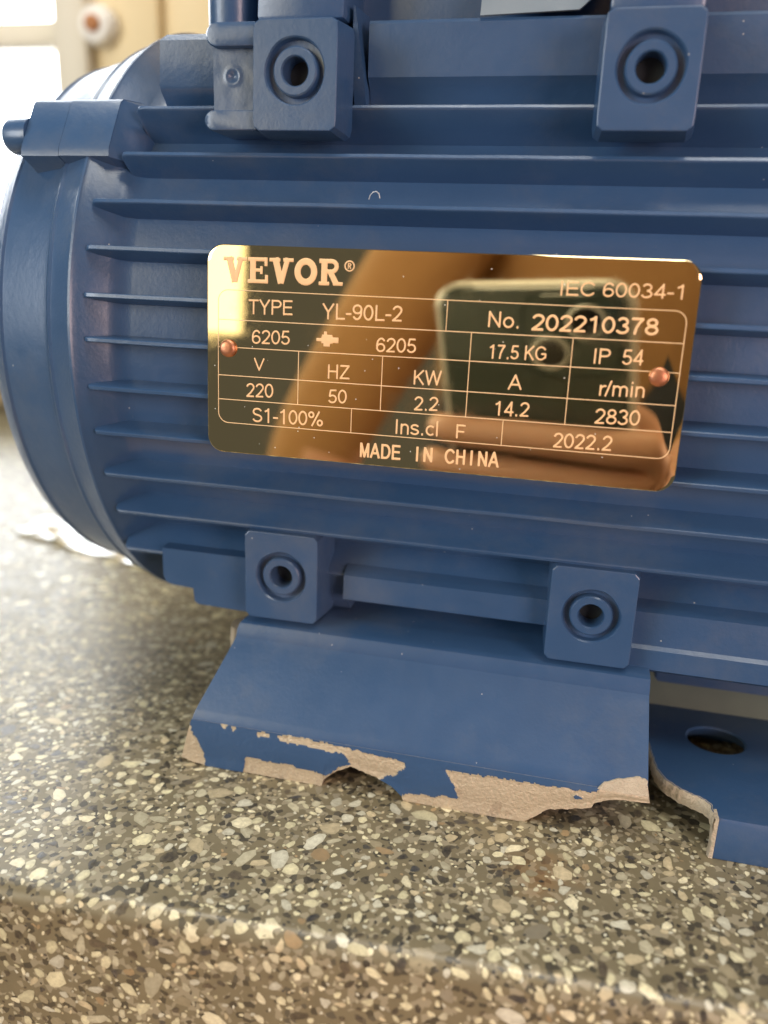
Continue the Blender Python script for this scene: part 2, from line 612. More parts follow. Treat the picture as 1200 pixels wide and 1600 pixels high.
# bolt ear with bolt head
ear_prof = [(-62.2, 123.4), (-61.9, 125), (-56.5, 134.1), (-55.4, 134.8), (-40, 136), (-40, 118), (-57, 120.6)]
earm = empty('bolt_ear', parent=motor)
extrude_x('shield_ear', ear_prof, -115.0, -106.5, PAINT, earm, 30)
extrude_x('housing_ear', [(y - 0.15, z + 0.1) for y, z in ear_prof], -106.3, -95.2, PAINT, earm, 30)
loft('ear_gusset', [[(-95.21, y, z) for y, z in ear_prof], [(-91.0, y + 5.5, z - 1.2) for y, z in ear_prof], [(-89.4, y + 9, z - 2) for y, z in ear_prof]], PAINT, earm, 30)
bo = lambda r, x: [(x, -57.2 + r * math.cos(a * math.pi / 10), 127.6 + r * math.sin(a * math.pi / 10)) for a in range(20)]
loft('bolt_head', [bo(3.6, -115.1), bo(3.6, -119.6), bo(3.0, -120.6), bo(1.2, -120.9)], PAINT, earm)
# lower back ear, on the far side
extrude_x('rear_ear', [(62, 123.4), (56, 134.5), (40, 136), (40, 118), (57, 120)], -115, -95, PAINT, earm, 30)


# screw bosses ------------------------------------------------------
def rrect(w, h, r, n=64):
    """rounded rectangle sampled by angle so that it can be bridged to a circle"""
    pts = []
    for k in range(n):
        a = 2 * math.pi * (k + 0.5) / n
        dx, dz = math.cos(a), math.sin(a)
        lo, hi = 0.0, 40.0
        for _ in range(26):
            m = (lo + hi) / 2
            qx, qz = abs(dx * m) - (w / 2 - r), abs(dz * m) - (h / 2 - r)
            d = math.hypot(max(qx, 0), max(qz, 0)) + min(max(qx, qz), 0) - r
            if d > 0: hi = m
            else: lo = m
        pts.append((dx * lo, dz * lo))
    return pts


def circ(r, n=64, wob=0.0, seed=0.0):
    return [((r + wob * fnoise((math.cos(2 * math.pi * (k + 0.5) / n) * 1.4, math.sin(2 * math.pi * (k + 0.5) / n) * 1.4, seed))) * math.cos(2 * math.pi * (k + 0.5) / n),
             (r + wob * fnoise((math.cos(2 * math.pi * (k + 0.5) / n) * 1.4, math.sin(2 * math.pi * (k + 0.5) / n) * 1.4, seed))) * math.sin(2 * math.pi * (k + 0.5) / n)) for k in range(n)]


def boss(cx, cz, yf, w, h, depth, lean=0.0, hole_dz=0.0, seed=0.0):
    def L(pts, y, dz=0.0):
        return [(cx + x, yf + y + lean * (z + dz), cz + z + dz) for x, z in pts]
    hz = hole_dz
    loops = [L(rrect(w + 1.6, h + 1.4, 1.6), depth), L(rrect(w + 0.2, h + 0.15, 1.3), 0.7), L(rrect(w + 0.08, h + 0.08, 1.3), 0.2), L(rrect(w - 0.06, h - 0.06, 1.25), 0.06), L(rrect(w - 0.32, h - 0.32, 1.15), 0.0),
             L(circ(5.75, wob=0.22, seed=seed), 0.0, hz), L(circ(5.5, wob=0.2, seed=seed), 0.3, hz), L(circ(5.3), 1.7, hz), L(circ(4.3), 1.8, hz)]
    b = loft('screw_boss', loops, PAINT, motor, 16, cap1=False)
    hub = [L(circ(4.32), 1.79, hz), L(circ(4.12), 0.35, hz), L(circ(3.85), 0.08, hz), L(circ(2.65), 0.08, hz), L(circ(2.42), 0.4, hz), L(circ(2.36), 6.0, hz)]
    loft('hub_ring', hub, PAINT, b, 32, cap0=False, cap1=False)
    loft('bore_shade_disc', [L(circ(2.38), 4.6, hz), L(circ(2.38), 4.7, hz)], DARK, b, 0)  # dark disc closes the hole, its depth shade put into the colour
    return b


boss(-55.15, 136.8, -66.0, 15.8, 18.3, 8, 0.03, 0.7, 1.0)
boss(6.15, 137.0, -66.0, 15.6, 18.4, 8, 0.03, 0.4, 2.0)
boss(-57.8, 40.0, -65.5, 16.2, 19.6, 10, 0.0, 0.1, 3.0)
boss(6.85, 39.8, -65.5, 16.6, 20.1, 10, 0.0, 0.2, 4.0)

# clip bracket left of the upper boss
br = empty('cast_bracket', parent=motor)


def pill(name, x0, x1, z0, z1, y0, y1):
    r = (z1 - z0) / 2
    cz = (z0 + z1) / 2
    out = [(x0 + r - r * math.cos(a), cz + r * math.sin(a)) for a in np.linspace(-math.pi / 2, math.pi / 2, 14)]
    pts = out + [(x1, z1), (x1, z0)]
    def lp(y, s): return [((x - x1) * s + x1, y, (z - cz) * s + cz) for x, z in pts]
    loft(name, [lp(y1, 1.04), lp(y0 + 0.6, 1.0), lp(y0 + 0.15, 0.96), lp(y0, 0.86)], PAINT, br, 40)


pill('bracket_bar', -73.0, -63.2, 142.0, 146.0, -64.6, -50)
pill('bracket_bar', -73.6, -63.2, 127.9, 131.4, -64.6, -50)
# recessed face with a dimple
gx, gz = 34, 44
vv, ff = [], []
for j in range(gz + 1):
    for i in range(gx + 1):
        x = -72.3 + 9.2 * i / gx; z = 131.2 + 11.0 * j / gz
        d = math.hypot(x + 68.4, z - 137.4)
        y = -62.6 + 0.55 * math.exp(-(d / 0.75) ** 2) - 0.14 * math.exp(-((d - 1.3) / 0.4) ** 2) + 0.05 * fnoise((x, 0, z), 0.4)
        vv.append((x, y, z))
for j in range(gz):
    for i in range(gx):
        a = j * (gx + 1) + i
        ff.append((a, a + 1, a + gx + 2, a + gx + 1))
rim = [j * (gx + 1) for j in range(gz + 1)]
k = len(vv)
vv += [(vv[q][0], -50, vv[q][2]) for q in rim]
for j in range(gz): ff.append((rim[j], rim[j + 1], k + j + 1, k + j))
mesh('bracket_plate', vv, ff, PAINT, br, 30)

# rails between the bosses --------------------------------------------
up = empty('upper_rail', parent=motor)
extrude_x('rail_face', [(-54.5, 138.6), (-54.5, 147.6), (-54, 148.2), (-30, 149), (-30, 128), (-51.5, 132.5), (-52.6, 136.6)], -44.6, 96, PAINT, up, 30)
extrude_x('rail_face', [(-56.6, 136.2), (-57, 137), (-57, 145.0), (-56, 146.2), (-54, 146.4), (-30, 148), (-30, 128), (-52, 131.5)], -86.3, -64, PAINT, up, 30,
          xl=lambda y, z: max(0.0, (z - 144.6) * 0.9))
extrude_x('rail_slope', [(-54.0, 132), (-57, 138), (-57, 150), (-30, 152), (-30, 128)], -47.0, -44.7, PAINT, up, 30, xr=lambda y, z: -2 + 2 * (z < 140))
lo = empty('lower_rail', parent=motor)
extrude_x('rail_face', [(-60.6, 40.4), (-60.9, 35.0), (-59.8, 34.4), (-50, 34), (-40, 34), (-45, 44), (-58, 42)], -45.2, -1.2, PAINT, lo, 30)
extrude_x('rail_face', [(-60.6, 40.4), (-61.2, 33.6), (-61.9, 32.9), (-61.9, 28.6), (-60.5, 27.6), (-40, 27), (-40, 44), (-58, 42)], 14, 96, PAINT, lo, 30)
lp = [(-88.2, 41.5), (-88.2, 35.0), (-87.6, 33.5), (-86.2, 32.9), (-80.9, 32.6), (-80.6, 29.6), (-79.8, 28.9), (-62, 28.4), (-62, 41.5)]
loft('rail_web', [[(x, -60.2, z) for x, z in lp], [(x, -59.9, z) for x, z in lp], [(x + 2, -42, z + 4) for x, z in lp]], PAINT, lo, 30)
extrude_x('rail_slope', [(-58.2, 41.5), (-56.5, 33), (-54, 30), (-40, 30), (-40, 46)], -52, -45.3, PAINT, lo, 30)
extrude_x('rail_floor', [(-40, 24), (-40, 46), (-52, 44), (-50, 33)], -62, 14, PAINT, lo, 30)

# terminal box on top -------------------------------------------------
tb = empty('terminal_box', parent=motor)
box('pedestal', -76, 72, -47, 47, 143, 172, PAINT, tb, 1.5)
bm = bmesh.new()
hexa(bm, [(-64.8, -60, 147.2), (-47.9, -60, 147.2), (-47.9, -44, 147.2), (-64.8, -44, 147.2),
          (-64.8, -58, 172), (-47.9, -58, 172), (-47.9, -44, 172), (-64.8, -44, 172)], 0.8)
bm_obj('mounting_post', bm, PAINT, tb)
bm = bmesh.new()
hexa(bm, [(-1.4, -60, 147.4), (14.0, -60, 147.4), (14.0, -44, 147.4), (-1.4, -44, 147.4),
          (-1.4, -58, 172), (14.0, -58, 172), (14.0, -44, 172), (-1.4, -44, 172)], 0.8)
bm_obj('mounting_post', bm, PAINT, tb)
col = lambda r, z: [(-72.4 + r * math.cos(a * math.pi / 12), -52 + r * math.sin(a * math.pi / 12), z) for a in range(24)]
loft('corner_post', [col(4.6, 146.6), col(5.0, 148), col(5.0, 172)], PAINT, tb)
fl = [(-24.0, 172), (-24.0, 148.4), (-6.6, 149.0), (-3.6, 151.8), (-3.4, 172)]
loft('sheet_flap', [[(x, -55.0 + (z - 148) * 0.35, z) for x, z in fl], [(x, -54.2 + (z - 148) * 0.35, z) for x, z in fl]], PALE_FLAP, tb, 0)
box('box_body', -80, 84, -58, 58, 172.4, 235, PAINT, tb, 3)

# ------------------------------------------------------------------ broken front foot
foot = empty('mounting_foot', parent=motor)
xl = lambda y, z: (y + 79) * 0.42 if y < -60 else 8.0
xr = lambda y, z: -(y + 79) * 0.06 if y < -60 else -1.2
web_prof = [(-78.7, 10.9), (-78.4, 11.8), (-77.6, 12.9), (-67.6, 24.2), (-66.7, 25.4), (-66.3, 27.2), (-65.6, 28.3), (-64.2, 28.9),
            (-52, 29.4), (-46, 31), (-46, 26), (-61, 24.6), (-64.6, 22.4), (-75.6, 10.9)]
extrude_x('foot_web', web_prof, -72.9, 20.4, PAINT, foot, 24, xl=xl, xr=xr, seg=6)
loft('foot_bead', [[(x, -71.6 + 0 * x, z) for x, z in ((-66.4, 29.6), (-61.0, 29.9), (-61.0, 30.4), (-66.0, 30.3))],
                   [(x, -62.0 + 0 * x, z) for x, z in ((-66.4, 29.6), (-61.0, 29.9), (-61.0, 30.4), (-66.0, 30.3))]], PAINT, foot, 0) if False else None

BOT = [(-75.7, 1.3), (-73.0, 0.4), (-69.9, 0.15), (-61.3, 0.15), (-52.4, 0.1), (-43.9, 0.1), (-43.5, 1.6), (-42.1, 3.2), (-40.1, 4.6), (-37.7, 6.0),
       (-35.9, 5.4), (-32.2, 4.6), (-28.9, 3.2), (-26.6, 1.1), (-26.5, 0.1), (-20.3, 0.1), (-10.7, 0.1), (-1.9, 0.2), (-0.2, 1.6), (2.3, 4.0), (4.5, 4.5),
       (10.6, 6.0), (10.9, 7.2), (13.4, 8.4), (15.9, 8.9), (18.4, 9.0), (22, 9.4)]
POLYS = [
    [(-73.4, 10.2), (-77.3, 6.6), (-77.7, -1), (-69.9, -1), (-70.3, 3.4), (-71.2, 5.8), (-72.9, 7.9)],
    [(-60.5, 3.9), (-61.3, -1), (-43, -1), (-43.1, 1.6), (-42.8, 2.8), (-44.8, 3.4), (-49.1, 3.4), (-50.3, 4.2), (-54.4, 3.7), (-58.6, 4.2)],
    [(-53.4, 10.4), (-48.6, 11.0), (-38.3, 10.3), (-26.2, 9.3), (-26.4, 8.3), (-28.5, 5.8), (-30.3, 5.5), (-31.0, 4.6), (-35.4, 3.5), (-43.0, 2.0),
     (-42.2, 3.5), (-40.1, 5.5), (-37.3, 6.7), (-38.3, 8.3), (-39.7, 9.1), (-42.0, 8.9), (-47.7, 9.4), (-52.9, 9.4)],
    [(-58.0, 10.4), (-55.1, 10.6), (-55.1, 9.8), (-58.0, 9.6)], [(-66.3, 11.0), (-64.9, 10.9), (-65.5, 10.1)], [(-63.8, 10.7), (-62.6, 10.7), (-63.2, 9.8)],
    [(-27.6, -1), (-26.2, 1.7), (-21.9, 2.5), (-20.0, 2.2), (-18.1, 3.0), (-14.7, 2.7), (-16.4, 6.5), (-18.0, 9.1), (-13.7, 9.1), (-5.9, 9.3), (1.8, 9.4),
     (11.1, 9.8), (11.8, 11.6), (26, 12), (26, -1)],
]
HOLES = [[(6.6, 8.2), (7.4, 8.7), (8.9, 8.2), (8.6, 7.6), (7.2, 7.7)]]


def inside(p, poly):
    x, z = p
    c = False
    for i in range(len(poly)):
        (x1, z1), (x2, z2) = poly[i], poly[i - 1]
        if (z1 > z) != (z2 > z) and x < (x2 - x1) * (z - z1) / (z2 - z1) + x1: c = not c
    return c


NU, NS = 460, 34
bx_, bz_ = zip(*BOT)
fv, rawv = [], []
for j in range(NS + 1):
    s = j / NS
    for i in range(NU + 1):
        u = i / NU
        x = -72.9 + (20.4 + 72.9) * u
        x_b = -75.6 + (21.0 + 75.6) * u
        zb = float(np.interp(x_b, bx_, bz_)) + (0.22 * fnoise((x_b, 0, 2), 1.1) + 0.12 * fnoise((x_b, 0, 9), 3.0)) * (1 if (x_b > -46 and (x_b < -24 or x_b > -3)) else 0.25)
        zb = max(zb, 0.05)
        x = x + (x_b - x) * s
        z = 10.9 + (zb - 10.9) * s
        q = (x + 0.45 * fnoise((x, 0, z), 0.9, 3) + 0.22 * fnoise((x, 0, z), 2.6, 5), z + 0.40 * fnoise((x, 1, z), 0.9, 7) + 0.2 * fnoise((x, 1, z), 2.6, 9))
        rw = any(inside(q, P) for P in POLYS) and not any(inside(q, P) for P in HOLES)
        y = -78.9 - 0.25 * math.sin(math.pi * min(1, s * 1.3)) + (0.16 if rw else -0.1) + 0.06 * fnoise((x, 3, z), 1.3)
        fv.append((x, y, z)); rawv.append(1.0 if rw else 0.0)
nfront = len(fv)
W1 = NU + 1
ff = [(j * W1 + i, (j + 1) * W1 + i, (j + 1) * W1 + i + 1, j * W1 + i + 1) for j in range(NS) for i in range(NU)]
# back skin: only its rim rows are needed
back = {}


def bk(q, depth=3.4):
    if q not in back:
        x, y, z = fv[q]
        back[q] = len(fv)
        fv.append((x, -79 + depth + 0.35 * fnoise((x, 8, z), 0.9), z + (0.3 * fnoise((x, 5, z), 1.2) if z > 0.6 else 0))); rawv.append(1.0)
    return back[q]


brow = [NS * W1 + i for i in range(W1)]
trow = list(range(W1))
lcol = [j * W1 for j in range(NS + 1)]
rcol = [j * W1 + NU for j in range(NS + 1)]
for line in (brow, trow, lcol, rcol):
    # doubled rim so that the raw edge starts sharply
    for a, b in zip(line[:-1], line[1:]):
        ff.append((a, b, bk(b), bk(a)))
for i in range(NU):
    ff.append((bk(trow[i]), bk(trow[i + 1]), bk(brow[i + 1]), bk(brow[i])))
lip = mesh('broken_foot_lip', fv, ff, CHIPPED, foot, 50)
aa = lip.data.attributes.new('raw', 'FLOAT', 'POINT')
aa.data.foreach_set('value', np.array(rawv, dtype=np.float32))
tag(lip, 'jagged lip with paint chipped to bare tan metal')
# small chip of bare metal at the right end of the web's edge
def jag(name, pts, y0, y1, mat, parent, n=1, amp=0.25):
    """closed (x,z) outline thickened in y with an uneven edge"""
    out = []
    for i in range(len(pts)):
        (x1, z1), (x2, z2) = pts[i], pts[(i + 1) % len(pts)]
        m = max(1, int(math.hypot(x2 - x1, z2 - z1) / 0.5))
        for k in range(m):
            x, z = x1 + (x2 - x1) * k / m, z1 + (z2 - z1) * k / m
            out.append((x + amp * fnoise((x, 0, z), 1.2, 2), z + amp * fnoise((x, 1, z), 1.2, 4)))
    return loft(name, [[(x, y0(x, z), z) for x, z in out], [(x, y1(x, z), z) for x, z in out]], mat, parent, 40)


jag('bare_metal_patch', [(11.3, 10.7), (12.2, 11.9), (14.0, 12.6), (18.6, 13.6), (20.3, 13.2), (20.6, 10.7)],
    lambda x, z: -79.15 + max(0, z - 11.3) * 0.78, lambda x, z: -77.3 + max(0, z - 11.3) * 0.8, RAW, foot)

# stub of bare metal behind the left end of the web
sv, sf = [], []
loops = []
for k in range(9):
    s = k / 8
    cx, cy, cz = -70.2 - 2.6 * s, -58 + 3 * s, 24.6 - 13.5 * s
    rr = 2.6 - 0.7 * s
    loops.append([(cx + rr * (1 + 0.5 * fnoise((a, k, 0), 0.9)) * math.cos(a * math.pi / 8) * 0.75, cy + rr * 1.4 * math.sin(a * math.pi / 8),
                   cz + 0.8 * fnoise((a, k, 4), 0.8)) for a in range(16)])
loft('broken_stub', loops, RAW, foot, 30)

# foot pad at the right, broken along a curved edge, with an oval hole
edge = [(20.9, -46.0), (21.4, -52.0), (22.2, -56.0), (22.6, -61.0), (23.3, -66.0), (24.8, -69.4), (27.6, -71.8), (31.2, -73.6), (32.4, -75.2), (32.7, -79.0)]


def dens(pts, amp):
    out = []
    for (x1, y1), (x2, y2) in zip(pts[:-1], pts[1:]):
        m = max(1, int(math.hypot(x2 - x1, y2 - y1) / 0.35))
        for k in range(m):
            x, y = x1 + (x2 - x1) * k / m, y1 + (y2 - y1) * k / m
            out.append((x + amp * fnoise((x, y, 0), 1.3, 2), y + amp * fnoise((x, y, 1), 1.3, 5)))
    out.append(pts[-1])
    return out


ed = dens(edge, 0.30)
outer = ed + [(34 + 60 * k / 30, -79.0) for k in range(1, 31)] + [(94, -79 + 42 * k / 12) for k in range(1, 13)] + [(94 - 73 * k / 30, -37) for k in range(1, 31)]
no = len(outer)
hc = (36.6, -50.6)
nh = 48
hole = [(hc[0] + 5.9 * math.cos(2 * math.pi * k / nh), hc[1] + 5.2 * math.sin(2 * math.pi * k / nh)) for k in range(nh)]
ZP = 8.8
from mathutils.geometry import tessellate_polygon
flare = lambda q, s: (hc[0] + (q[0] - hc[0]) * s, hc[1] + (q[1] - hc[1]) * s)
top = outer + [flare(q, 1.06) for q in hole]
tris = tessellate_polygon([[Vector((x, y, 0)) for x, y in outer], [Vector((*flare(q, 1.06), 0)) for q in hole]])
v_ = [(x, y, ZP) for x, y in top] + [(x, y, ZP - 2.9) for x, y in outer] + [(*q, ZP - 0.35) for q in hole] + [(*flare(q, 1.3), ZP - 2.9) for q in hole]
f_ = [tuple(tr) for tr in tris]
for k in range(no):
    k2 = (k + 1) % no
    f_.append((k, k2, no + nh + k2, no + nh + k))
for k in range(nh):
    k2 = (k + 1) % nh
    f_.append((no + k, no + k2, 2 * no + nh + k2, 2 * no + nh + k))
    f_.append((2 * no + nh + k, 2 * no + nh + k2, 2 * no + 2 * nh + k2, 2 * no + 2 * nh + k))
mesh('foot_pad', v_, f_, PAINT, foot, 24)
# raw fracture strip along the broken edge, standing just proud of it
ne = len(ed)
v_, f_ = [], []
for k, (x, y) in enumerate(ed):
    nx, ny = (-0.18, 0) if k < ne * 0.55 else (-0.10, -0.16)
    j = 0.25 * fnoise((x, y, 2), 1.0)
    v_ += [(x + nx + 0.35, y + ny + 0.25, ZP + 0.05), (x + nx, y + ny, ZP - 0.15 + 0.1 * j), (x + nx - 0.25 - j, y + ny - 0.3, ZP - 1.4), (x + nx + 0.1, y + ny - 0.1, ZP - 3.0 + j), (x + 1.2, y + 1.0, ZP - 3.1)]
    if k:
        for q in range(4): f_.append(((k - 1) * 5 + q, k * 5 + q, k * 5 + q + 1, (k - 1) * 5 + q + 1))
mesh('fracture_edge', v_, f_, RAW, foot, 50)
# front wall of the pad and its raw left end
extrude_x('pad_wall', [(-79.25, 0.1), (-79.4, 1), (-79.4, 8.0), (-79.05, 8.75), (-78.3, 8.86), (-76.4, 8.7), (-76.4, 0.1)], 33.3, 94, PAINT, foot, 30)
wl = []
for k in range(20):
    z = 0.1 + 8.75 * k / 19
    e = 32.7 + 0.35 * fnoise((0, z, 1), 0.8) + 0.2 * fnoise((0, z, 4), 2.5)
    wl.append([(e, -79.35, z), (e - 0.2, -78.6, z), (e + 0.1, -76.5, z), (33.32, -76.4, z), (33.36, -79.5, z)])
loft('fracture_end', wl, RAW, foot, 50)
# web rising behind the pad
t = NT('grey_green_web_light')
WEB_LIGHT = t.set(Base_Color=t.mix(t.noise(90, 5), (0.05, 0.08, 0.07), (0.11, 0.15, 0.125)), Roughness=0.45)  # grey-green of reflected light put into the web's colour
extrude_x('inner_web', [(-38.2, 8.7), (-33.4, 19.6), (-32.6, 20.4), (-26, 22), (-26, 6), (-36, 6)], 22.4, 94, WEB_LIGHT, foot, 24, xl=lambda y, z: -(z - 8.7) * 0.10)
box('notch_shade_wall', -64, 19, -61.5, -59, 1.5, 24.2, PAINT, foot, 0.3)  # added wall, keeps the space behind the lip's notch dark
# the rest of the foot under the barrel
box('foot_bridge', -60, 92, -46, -22, 20.5, 31, PAINT, foot, 1)
box('foot_heel', 24, 92, -36, -24, 0.1, 20.4, PAINT, foot, 1)
chipm = jag('bare_metal_chip', [(24.4, 17.2), (25.2, 18.0), (26.3, 17.6), (26.6, 16.9), (25.4, 16.7)], lambda x, z: -37.4, lambda x, z: -34.6, RAW, foot, amp=0.1)
# rear foot
rear = empty('mounting_foot', parent=motor)
extrude_x('foot_web', [(-y, z) for y, z in web_prof], -72.9, 92, PAINT, rear, 24)
box('foot_lip', -72.9, 92, 75.5, 79, 0.1, 10.8, PAINT, rear, 0.4)

# ------------------------------------------------------------------ name plate
PCX, PCZ, PY = -25.95, 88.0, -73.15
plate_w, plate_h = 87.6, 38.9
pm_pts = rrect(plate_w, plate_h, 3.2, 8)


def plate_loop(w, h, r, n=10):
    out = []
    for cx, cz, a0 in ((w / 2 - r, h / 2 - r, 0), (-w / 2 + r, h / 2 - r, 90), (-w / 2 + r, -h / 2 + r, 180), (w / 2 - r, -h / 2 + r, 270)):
        for k in range(n + 1):
            a = R(a0 + 90 * k / n)
            out.append((cx + r * math.cos(a), cz + r * math.sin(a)))
    return out


def curl(x, z):
    """the sheet bends back slightly at its right end and bows a little over the fins"""
    return 0.006 * max(0.0, x - 39.5) ** 2 + 0.0006 * z * z


# sheet as a fine grid clipped to the rounded outline
NXg, NZg = 120, 54


def row_half(z):
    r = 3.2
    d = abs(z) - (plate_h / 2 - r)
    return plate_w / 2 if d <= 0 else plate_w / 2 - r + math.sqrt(max(0, r * r - d * d))


zz = sorted(set([plate_h / 2 * math.sin(math.pi / 2 * k / 27) for k in range(-27, 28)]))
pv, pf = [], []
for yo, sh in ((0.3, 0.0), (-0.22, 0.0), (-0.3, 0.12)):
    for z in zz:
        hw = row_half(z)
        s = 1 - sh / (plate_w / 2)
        for i in range(NXg + 1):
            u = -1 + 2 * i / NXg
            x = hw * u * s; z2 = z * (1 - sh / (plate_h / 2))
            pv.append((x, yo + curl(x, z2), z2))
nr, nc = len(zz), NXg + 1
for layer in (0, 2):
    for j in range(nr - 1):
        for i in range(nc - 1):
            a = layer * nr * nc + j * nc + i
            pf.append((a, a + 1, a + nc + 1, a + nc))
loop_idx = [i for i in range(nc)] + [j * nc + nc - 1 for j in range(1, nr)] + [(nr - 1) * nc + i for i in range(nc - 2, -1, -1)] + [j * nc for j in range(nr - 2, 0, -1)]
for l0, l1 in ((0, 1), (1, 2)):
    for a, b in zip(loop_idx, loop_idx[1:] + loop_idx[:1]):
        pf.append((l0 * nr * nc + a, l0 * nr * nc + b, l1 * nr * nc + b, l1 * nr * nc + a))
plate = mesh('nameplate', pv, pf, GOLD, motor, 30)
plate.location = (PCX * MM, PY * MM, PCZ * MM)
plate.rotation_euler = (R(-2.6), 0, 0)
tag(plate, 'polished gold name plate with etched lettering')


def arc(cx, cy, rx, ry, a0, a1, n=None):
    n = n or max(4, int(abs(a1 - a0) / 15))
    return [(cx + rx * math.cos(R(a0 + (a1 - a0) * k / n)), cy + ry * math.sin(R(a0 + (a1 - a0) * k / n))) for k in range(n + 1)]


def ell(cx, cy, rx, ry): return arc(cx, cy, rx, ry, 0, 360, 26)


six = [ell(.285, .31, .205, .25), arc(.30, .50, .22, .435, 38, 180) + [(.08, .34)]]
G = {
    '0': (.56, [ell(.28, .5, .21, .435)]), '1': (.56, [[(.32, 0), (.32, 1)], [(.33, .95), (.24, .84), (.11, .765)]]),
    '2': (.56, [arc(.28, .70, .20, .235, 172, -32) + [(.30, .33), (.10, .10)], [(.04, .065), (.5, .065)]]),
    '3': (.56, [arc(.27, .725, .175, .21, 160, -90), arc(.27, .28, .21, .215, 90, -165)]),
    '4': (.56, [[(.40, 0), (.40, 1)], [(.41, .95), (.08, .29)], [(.03, .275), (.53, .275)]]),
    '5': (.56, [[(.48, .935), (.16, .935), (.10, .50)], arc(.27, .32, .21, .255, 140, -160)]),
    '6': (.56, six), '9': (.56, [[(.56 - x, 1 - y) for x, y in p] for p in six]),
    '7': (.56, [[(.04, .935), (.50, .935)], [(.49, .93), (.36, .72), (.25, .40), (.20, 0)]]),
    '8': (.56, [ell(.28, .735, .17, .20), ell(.28, .285, .21, .22)]),
    'T': (.62, [[(.02, .935), (.60, .935)], [(.31, 0), (.31, .93)]]), 'Y': (.66, [[(.05, 1), (.33, .46), (.61, 1)], [(.33, .48), (.33, 0)]]),
    'P': (.66, [[(.12, 0), (.12, 1)], [(.12, .935)] + arc(.39, .72, .21, .215, 90, -90) + [(.12, .505)]]),
    'E': (.66, [[(.12, 0), (.12, 1)], [(.12, .935), (.60, .935)], [(.12, .52), (.57, .52)], [(.12, .065), (.62, .065)]]),
    'F': (.61, [[(.12, 0), (.12, 1)], [(.12, .935), (.58, .935)], [(.12, .50), (.52, .50)]]),
    'L': (.56, [[(.12, 0), (.12, 1)], [(.12, .065), (.54, .065)]]), 'N': (.72, [[(.12, 0), (.12, 1)], [(.12, .95), (.60, .05)], [(.60, 0), (.60, 1)]]),
    'o': (.56, [ell(.28, .355, .205, .295)]), '.': (.28, [[(.14, 0), (.14, .14)]]), ' ': (.28, []),
    'K': (.67, [[(.12, 0), (.12, 1)], [(.60, 1), (.14, .42)], [(.28, .58), (.62, 0)]]),
    'G': (.78, [arc(.39, .5, .31, .435, 35, 322), [(.67, .17), (.67, .50)], [(.41, .46), (.70, .46)]]), 'I': (.28, [[(.14, 0), (.14, 1)]]),
    'r': (.34, [[(.11, 0), (.11, .72)], arc(.32, .42, .20, .24, 180, 75)]), '/': (.28, [[(.02, -.02), (.26, 1.02)]]),
    'm': (.86, [[(.11, 0), (.11, .72)], arc(.27, .45, .16, .215, 180, 0) + [(.43, 0)], arc(.59, .45, .16, .215, 180, 0) + [(.75, 0)]]),
    'i': (.22, [[(.11, 0), (.11, .72)], [(.11, .86), (.11, 1)]]), 'n': (.56, [[(.11, 0), (.11, .72)], arc(.28, .45, .17, .215, 180, 0) + [(.45, 0)]]),
    'S': (.66, [arc(.33, .725, .225, .21, 15, 235) + arc(.33, .285, .245, .22, 62, -165)]),
    's': (.50, [[(x * .78, y * .72) for x, y in arc(.31, .725, .22, .20, 15, 235) + arc(.31, .285, .24, .21, 62, -165)]]),
    '%': (.89, [ell(.20, .76, .13, .175), ell(.69, .24, .13, .175), [(.24, 0), (.65, 1)]]), 'c': (.50, [arc(.28, .355, .205, .295, 45, 318)]),
    'l': (.22, [[(.11, 0), (.11, 1)]]), 'C': (.72, [arc(.39, .5, .31, .435, 35, 325)]), 'A': (.66, [[(.05, 0), (.33, .97), (.61, 0)], [(.14, .33), (.52, .33)]]),
    'V': (.66, [[(.05, 1), (.33, .03), (.61, 1)]]), 'H': (.72, [[(.12, 0), (.12, 1)], [(.60, 0), (.60, 1)], [(.12, .52), (.60, .52)]]),
    'Z': (.61, [[(.05, .935), (.56, .935)], [(.54, .93), (.07, .07)], [(.04, .065), (.58, .065)]]),
    'W': (.94, [[(.05, 1), (.25, .03), (.47, .95), (.69, .03), (.89, 1)]]), 'M': (.83, [[(.11, 0), (.11, 1)], [(.12, .97), (.415, .05), (.71, .97)], [(.72, 0), (.72, 1)]]),
    'D': (.72, [[(.12, 0), (.12, 1)], [(.12, .935)] + arc(.36, .5, .29, .435, 90, -90) + [(.12, .065)]]), '-': (.34, [[(.03, .38), (.31, .38)]]),
}


def seg_sdf(X, Z, pts, hw):
    d = np.full(X.shape, 1e9)
    m = len(pts) - 1
    closed = math.hypot(pts[0][0] - pts[-1][0], pts[0][1] - pts[-1][1]) < 1e-4
    for i in range(m):
        (x1, z1), (x2, z2) = pts[i], pts[i + 1]
        L = math.hypot(x2 - x1, z2 - z1)
        if L < 1e-6: continue
        ux, uz = (x2 - x1) / L, (z2 - z1) / L
        s = (X - x1) * ux + (Z - z1) * uz
        n = np.abs((X - x1) * uz - (Z - z1) * ux)
        o = np.maximum(np.maximum(-s, s - L), 0)
        di = np.hypot(n, o) - hw
        if not closed:
            if i == 0: di = np.where(s < 0, np.maximum(n - hw, -s), di)
            if i == m - 1: di = np.where(s > L, np.maximum(n - hw, s - L), di)
        d = np.minimum(d, di)
    return d


